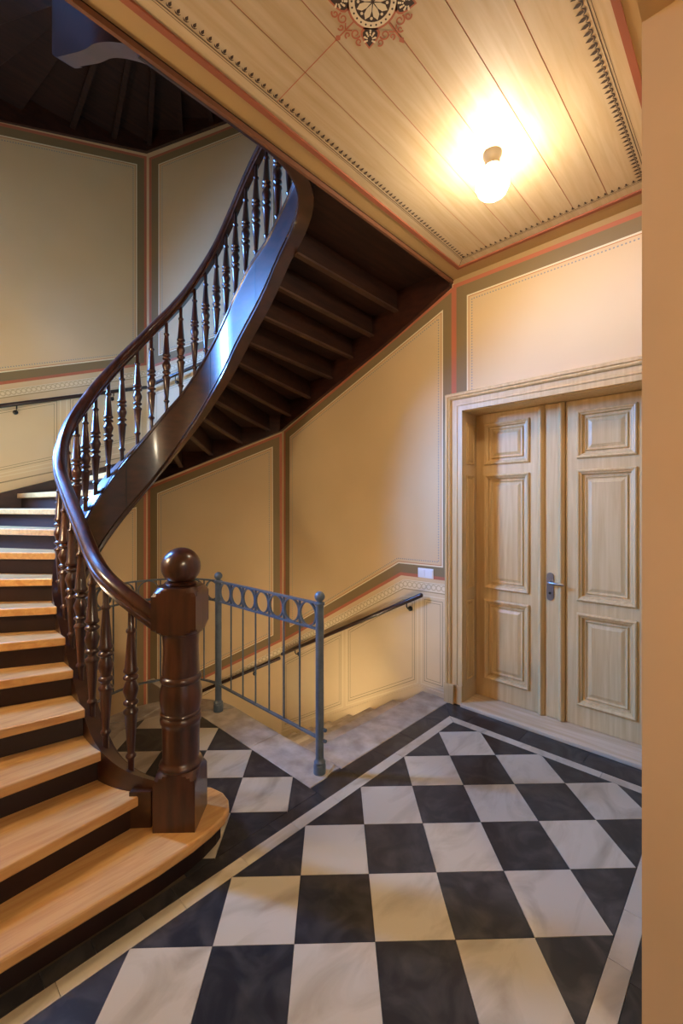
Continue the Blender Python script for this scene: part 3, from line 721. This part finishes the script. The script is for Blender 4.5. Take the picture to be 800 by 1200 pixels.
# treads and risers
def nose(n, d=0.0, io=.044, oo=.044):
    a = curve_pt(SN[n]+d*.8, io); b = per_pt(PN[n]+d, oo); return Vector(a[:2]), Vector(b)
for n in range(2, 26):
    o = obj('tread', MB().prism(dedupe(tread_outline(n)), n*RISE-.050, n*RISE), OAK if n < 14 else OAK, stair, bevel=.007)
for n in range(2, 27):
    a, b = nose(n, .038); c, d = nose(n, .060)
    zl = (n-1)*RISE-(0 if n <= 12 else .10 if n < 26 else .005); zh = n*RISE-.050 if n < 26 else TOPZ-.002
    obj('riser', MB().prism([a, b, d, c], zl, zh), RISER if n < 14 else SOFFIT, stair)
    if n > 12:      # underside: dark boarding below the tread and a bead along the foot of the riser
        if n < 26:
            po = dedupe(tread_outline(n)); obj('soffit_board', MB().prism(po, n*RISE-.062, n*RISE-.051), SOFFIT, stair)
        e, f = nose(n, .075); g, h = nose(n, .022)
        obj('riser_bead', MB().prism([g, h, f, e], zl-.009, zl+.009), BEAD, stair)
# first step: rounded end round the newel
T1 = [(-1.876, YF+.04), (-1.876, .80), (-1.892, .97), (-1.914, 1.075), (-1.945, 1.165), (-1.985, 1.215), (-2.04, 1.245), (-2.11, 1.255), (-2.20, 1.235), (-2.28, 1.18), (-2.34, 1.08), (-2.36, .90), (-2.20, .80), (-2.18, .30), (-2.16, YF+.04)]
obj('tread', MB().prism(T1, RISE-.050, RISE), OAK, stair, bevel=.010)
T1r = [(-1.918, YF+.045), (-1.918, .80), (-1.933, .965), (-1.955, 1.06), (-1.985, 1.14), (-2.01, 1.18), (-2.05, 1.203), (-2.11, 1.213), (-2.19, 1.195), (-2.25, 1.15), (-2.30, 1.07), (-2.30, .90), (-2.18, .75), (-2.15, YF+.045)]; obj('riser', MB().prism(T1r, .001, RISE-.050), RISER, stair)
obj('string_end', MB().prism([(-2.20, .80), (-2.13, .875), (-2.165, .925), (-2.26, .865)], RISE, 2*RISE+.02), STRING, stair)
# wall string along the outside
def zwt(p): return lerp([(PN[n], n*RISE+.045) for n in sorted(PN)], p)
ZWB = [(-4.9, .0), (-4.0, .22), (-2.505, .76), (-.815, 1.38), (.815, 1.986), (2.505, 2.672), (4.25, 3.355), (4.93, 3.657)]
def zwb(p): return lerp(ZWB, p)
ps = srange(-4.85, -2.52, .2)+[-2.505]+srange(-2.3, -.9, .2)+[-.815]+srange(-.6, .6, .2)+[.815]+srange(1.0, 2.4, .2)+[2.505]+srange(2.7, 4.92, .2)
mb = MB(); secs = []
for p in ps:
    a = per_pt(p, .002); b = per_pt(p, .046); secs.append([(*a, max(zwb(p), .0)), (*b, max(zwb(p), .0)), (*b, zwt(p)), (*a, zwt(p))])
mb.loft(secs); obj('wall_string', mb, STRING, stair, smooth=30)
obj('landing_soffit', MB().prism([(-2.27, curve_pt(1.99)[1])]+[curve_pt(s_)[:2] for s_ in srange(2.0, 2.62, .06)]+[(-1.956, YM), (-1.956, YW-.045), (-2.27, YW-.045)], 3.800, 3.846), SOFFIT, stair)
# balusters
BP = [(.015, 0), (.015, .10), (.018, .115), (.025, .125), (.025, .135), (.018, .145), (.0165, .15), (.030, .375), (.036, .385), (.036, .398), (.022, .412), (.021, .425), (.036, .440), (.036, .450), (.024, .462), (.028, .480), (.037, .515), (.037, .530), (.025, .568), (.023, .575), (.037, .588), (.037, .598), (.022, .612), (.036, .628), (.036, .638), (.030, .650), (.017, .845), (.017, .852), (.024, .862), (.024, .872), (.015, .884), (.014, 1.0)]
bs = [-1.975, -1.786, -1.589]
zlist = [zc(-1.589)+.1485*k for k in range(1, 8)]
for zt in zlist:
    lo, hi = -1.6, -.38
    for _ in range(40):
        mid = (lo+hi)/2
        if zc(mid) < zt: lo = mid
        else: hi = mid
    bs.append(lo)
bs += [-.396, -.295, -.18, -.065, .061, .174, .296, .417, .538, .641, .75, .86, .984, 1.139, 1.287, 1.43, 1.57, 1.71, 1.86, 2.0]
bmesh_ = None
for s in bs:
    x, y, _, _ = curve_pt(s, 0); z = zc(s)-.012; h = zrail(s)-z+.012
    if bmesh_ is None:
        o = obj('baluster', MB().lathe([(r, zz_) for r, zz_ in BP], (0, 0), 14), DARK, stair, loc=(x, y, z), smooth=50, local=True); bmesh_ = o.data
    else: o = obj('baluster', None, None, stair, loc=(x, y, z), mesh=bmesh_)
    o.scale = (1, 1, h)
# newel post: base block with arched shoulders, turned shaft, block, ball
NX, NY = -2.087, 1.006
def block(z_bot, z_top, half, cones):
    """square prism, each end cut by a cone so its faces end in arches; cones: list of (z, r) clip profile"""
    secs = []; seg = 48
    for z, rmax in cones:
        row = []
        for k in range(seg):
            a = 2*math.pi*k/seg; u = abs(math.cos(a)); v = abs(math.sin(a)); r = min(half/max(u, v), rmax)
            b = a+math.pi/4; row.append((NX+r*math.cos(b), NY+r*math.sin(b), z))
        secs.append(row)
    return MB().loft(secs)
newel = obj('newel_post', MB().lathe([(.092, .42), (.100, .428), (.104, .438), (.100, .448), (.090, .455), (.087, .470), (.088, .56), (.090, .625), (.090, .640), (.097, .648), (.099, .660), (.097, .672), (.089, .680), (.097, .688), (.097, .694), (.091, .700), (.099, .74), (.101, .775), (.099, .80), (.090, .836), (.088, .842), (.096, .850), (.099, .860), (.096, .870), (.087, .878), (.089, .888), (.087, .93), (.084, 1.02), (.088, 1.07), (.090, 1.078), (.094, 1.085), (.098, 1.10)], (NX, NY), 28), DARK, stair, smooth=50)
obj('base_block', block(0, 0, .100, [(RISE, .2), (.360, .2), (.378, .142), (.396, .130), (.410, .119), (.420, .109), (.427, .102), (.430, .090)]), DARK, newel, smooth=25)
obj('cap_block', block(0, 0, .106, [(1.088, .090), (1.090, .104), (1.097, .115), (1.108, .130), (1.122, .150), (1.25, .2), (1.280, .150), (1.296, .132), (1.308, .118), (1.318, .107), (1.320, .07)]), DARK, newel, smooth=25)
obj('newel_ball', MB().lathe([(.066, 1.318), (.074, 1.322), (.076, 1.330), (.066, 1.336), (.055, 1.340), (.058, 1.345)]+[(.094*math.sin(t), 1.412-.094*math.cos(t)) for t in [math.pi*k/16 for k in range(4, 17)]], (NX, NY), 28), DARK, newel, smooth=50)

# next flight above: the same stair one storey up (what the frame shows of it)
stair2 = thing('staircase', 'dark underside of the winding flight above, at the top of the stairwell', 'staircase', (-2.087, 1.006, STOREY))
keep = ('tread', 'riser', 'soffit_board', 'riser_bead', 'inner_string', 'wall_string', 'handrail', 'baluster')
for ch in list(stair.children):
    nm = ch.name.split('.')[0]
    if nm in keep:
        c = ch.copy(); COL.objects.link(c); c.parent = stair2
        if nm in ('inner_string', 'handrail', 'baluster'): c.location.z -= .153
        if nm == 'riser_bead': c.data = c.data.copy(); c.data.materials[0] = SOFFIT
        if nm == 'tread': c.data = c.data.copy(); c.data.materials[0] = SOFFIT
        for g in ch.children:
            d = g.copy(); COL.objects.link(d); d.parent = c

# ------------------------------------------------------------------ iron railing on the kerb
PY = 1.910; RCY = YM
rail = thing('iron_railing', 'grey painted iron railing with a row of rings above thin bars, on the stone kerb', 'railing', (-2.043, PY, 0))
def ipost(x, y):
    o = obj('railing_post', MB().lathe([(.040, 0), (.040, .05), (.036, .06), (.034, .062), (.038, .066), (.038, .074), (.028, .085), (.0265, .10), (.0265, 1.075), (.033, 1.082), (.033, 1.094), (.018, 1.10), (.018, 1.108)], (x, y), 18), IRON, rail, smooth=40)
    obj('ball_finial', MB().sphere((x, y, 1.133), .034, 16, 10), IRON, o, smooth=60)
    return o
P1 = ipost(-2.043, PY); P2 = ipost(-3.288, PY)
for zb_ in (.215, .285): obj('bolt', MB().tube([(-2.043+.024, PY+.006, zb_-.0), (-2.043+.050, PY+.006, zb_)], .012, 8), IRON, P1)
def flat_rail(pts, z, h=.012, wd=.022):
    mb = MB(); secs = []
    for i, p in enumerate(pts):
        a = Vector(pts[max(i-1, 0)]); b = Vector(pts[min(i+1, len(pts)-1)]); t = (b-a).normalized(); n = Vector((-t.y, t.x))*wd/2
        p = Vector(p); secs.append([(*(p+n), z), (*(p-n), z), (*(p-n), z+h), (*(p+n), z+h)])
    mb.loft(secs); obj('railing_rail', mb, IRON, rail)
st_pts = [(-2.066, PY), (-3.265, PY)]
RR = PY-YM
ar_pts = [(-3.288-RR*math.sin(a), YM+RR*math.cos(a)) for a in [math.pi*k/24 for k in range(1, 25)]]
for z in (1.082, .915, .215): flat_rail(st_pts, z); flat_rail([(-3.31, PY-.001)]+ar_pts, z)
ring_me = None; bar_me = None
def iring(x, y, ang):
    global ring_me
    if ring_me is None:
        mb = MB(); secs = []; r = .0745
        for k in range(25):
            a = 2*math.pi*k/24; c, s_ = math.cos(a), math.sin(a)
            secs.append([((r+u)*c, v, (r+u)*s_) for u, v in ((-.004, -.009), (.004, -.009), (.004, .009), (-.004, .009))])
        mb.loft(secs, caps=False); o = obj('ring', mb, IRON, rail, loc=(x, y, 1.0045), local=True, smooth=40); ring_me = o.data
    else: o = obj('ring', None, None, rail, loc=(x, y, 1.0045), mesh=ring_me)
    o.rotation_euler = (0, 0, ang); o.scale = (1.06, 1, 1.05)
def ibar(x, y):
    global bar_me
    if bar_me is None:
        o = obj('bar', MB().lathe([(.0065, 0), (.0065, .70)], (0, 0), 8), IRON, rail, loc=(x, y, .222), local=True, smooth=50); bar_me = o.data
    else: o = obj('bar', None, None, rail, loc=(x, y, .222), mesh=bar_me)
N7 = 7; pitch = (3.288-2.043-.053)/N7
for k in range(N7):
    x = -2.0695-pitch*(k+.5); iring(x, PY, 0)
    if k: ibar(-2.0695-pitch*k, PY)
    if k:
        obj('ring_spacer', MB().box(-2.0695-pitch*k-.004, -2.0695-pitch*k+.004, PY-.008, PY+.008, .926, 1.083), IRON, rail)
for k in range(8):
    a = math.pi*(k+.45)/8; iring(-3.288-RR*math.sin(a), YM+RR*math.cos(a), a)
    a = math.pi*(k+.95)/8; x, y = -3.288-RR*math.sin(a), YM+RR*math.cos(a); ibar(x, y)
    m_ = MB(); m_.lathe([(.0055, .926), (.0055, 1.083)], (x, y), 6); obj('ring_spacer', m_, IRON, rail)

# ------------------------------------------------------------------ wall handrails
def wall_rail(label, W, pts, brs, r=.021, o=.065):
    p0 = W.p(*pts[0], 0); t = thing('wall_handrail', label, 'handrail', p0, 'dark wooden handrails along the stairwell walls')
    P = [Vector(W.p(a, z, o)) for a, z in pts]
    d0 = (P[0]-P[1]).normalized(); d1 = (P[-1]-P[-2]).normalized()
    obj('rail', MB().tube([P[0]+d0*.012, P[0]+d0*.006]+P+[P[-1]+d1*.006, P[-1]+d1*.012], [r*.5, r*.85]+[r]*len(P)+[r*.85, r*.5], 12), RAILW, t, smooth=50)
    for a in brs:
        z = lerp(pts if pts[0][0] < pts[-1][0] else pts[::-1], a)
        m_ = MB(); m_.tube([W.p(a, z-.018, o), W.p(a, z-.05, o), W.p(a, z-.068, o*.8), W.p(a, z-.075, o*.45), W.p(a, z-.078, .001)], .0065, 8); b = obj('bracket', m_, BLACKM, t, smooth=50)
        m_ = MB(); m_.tube([W.p(a, z-.078, .001), W.p(a, z-.078, .016), W.p(a, z-.078, .022)], [.024, .022, .012], 12); obj('wall_rose', m_, BLACKM, b, smooth=50)
    return t
OFF = .065
wall_rail('dark wooden handrail ending below the light switch, above the stone steps', wA, [(aX(-4.28), -.108), (aX(-2.235), .905)], [aX(-4.03), aX(-2.40)])
wall_rail('lower dark wooden handrail going down behind the iron railing', wB, [(.02, -.86), (LB-.02, -.175)], [LB*.35, LB-.34])
wall_rail('dark wooden handrail on the left wall above the winding treads', wC, [(.04, 2.685), (LC-.03, 3.205)], [.30, LC*.75])
wall_rail('dark wooden handrail seen through the balusters, on the angled back wall', wB, [(.06, 3.225), (LB-.1, 3.90)], [.38, LB*.75])

# ------------------------------------------------------------------ light switch
sw = thing('light_switch', 'white double light switch on the olive band beside the door', 'switch', (-2.228, YW, 1.10))
obj('switch_plate', MB().box(-2.312, -2.145, YW-.009, YW-.002, 1.055, 1.145), PLASTIC, sw, bevel=.003)
for x0 in (-2.302, -2.224): obj('rocker', MB().box(x0, x0+.070, YW-.014, YW-.009, 1.066, 1.134), PLASTIC, sw, bevel=.002)
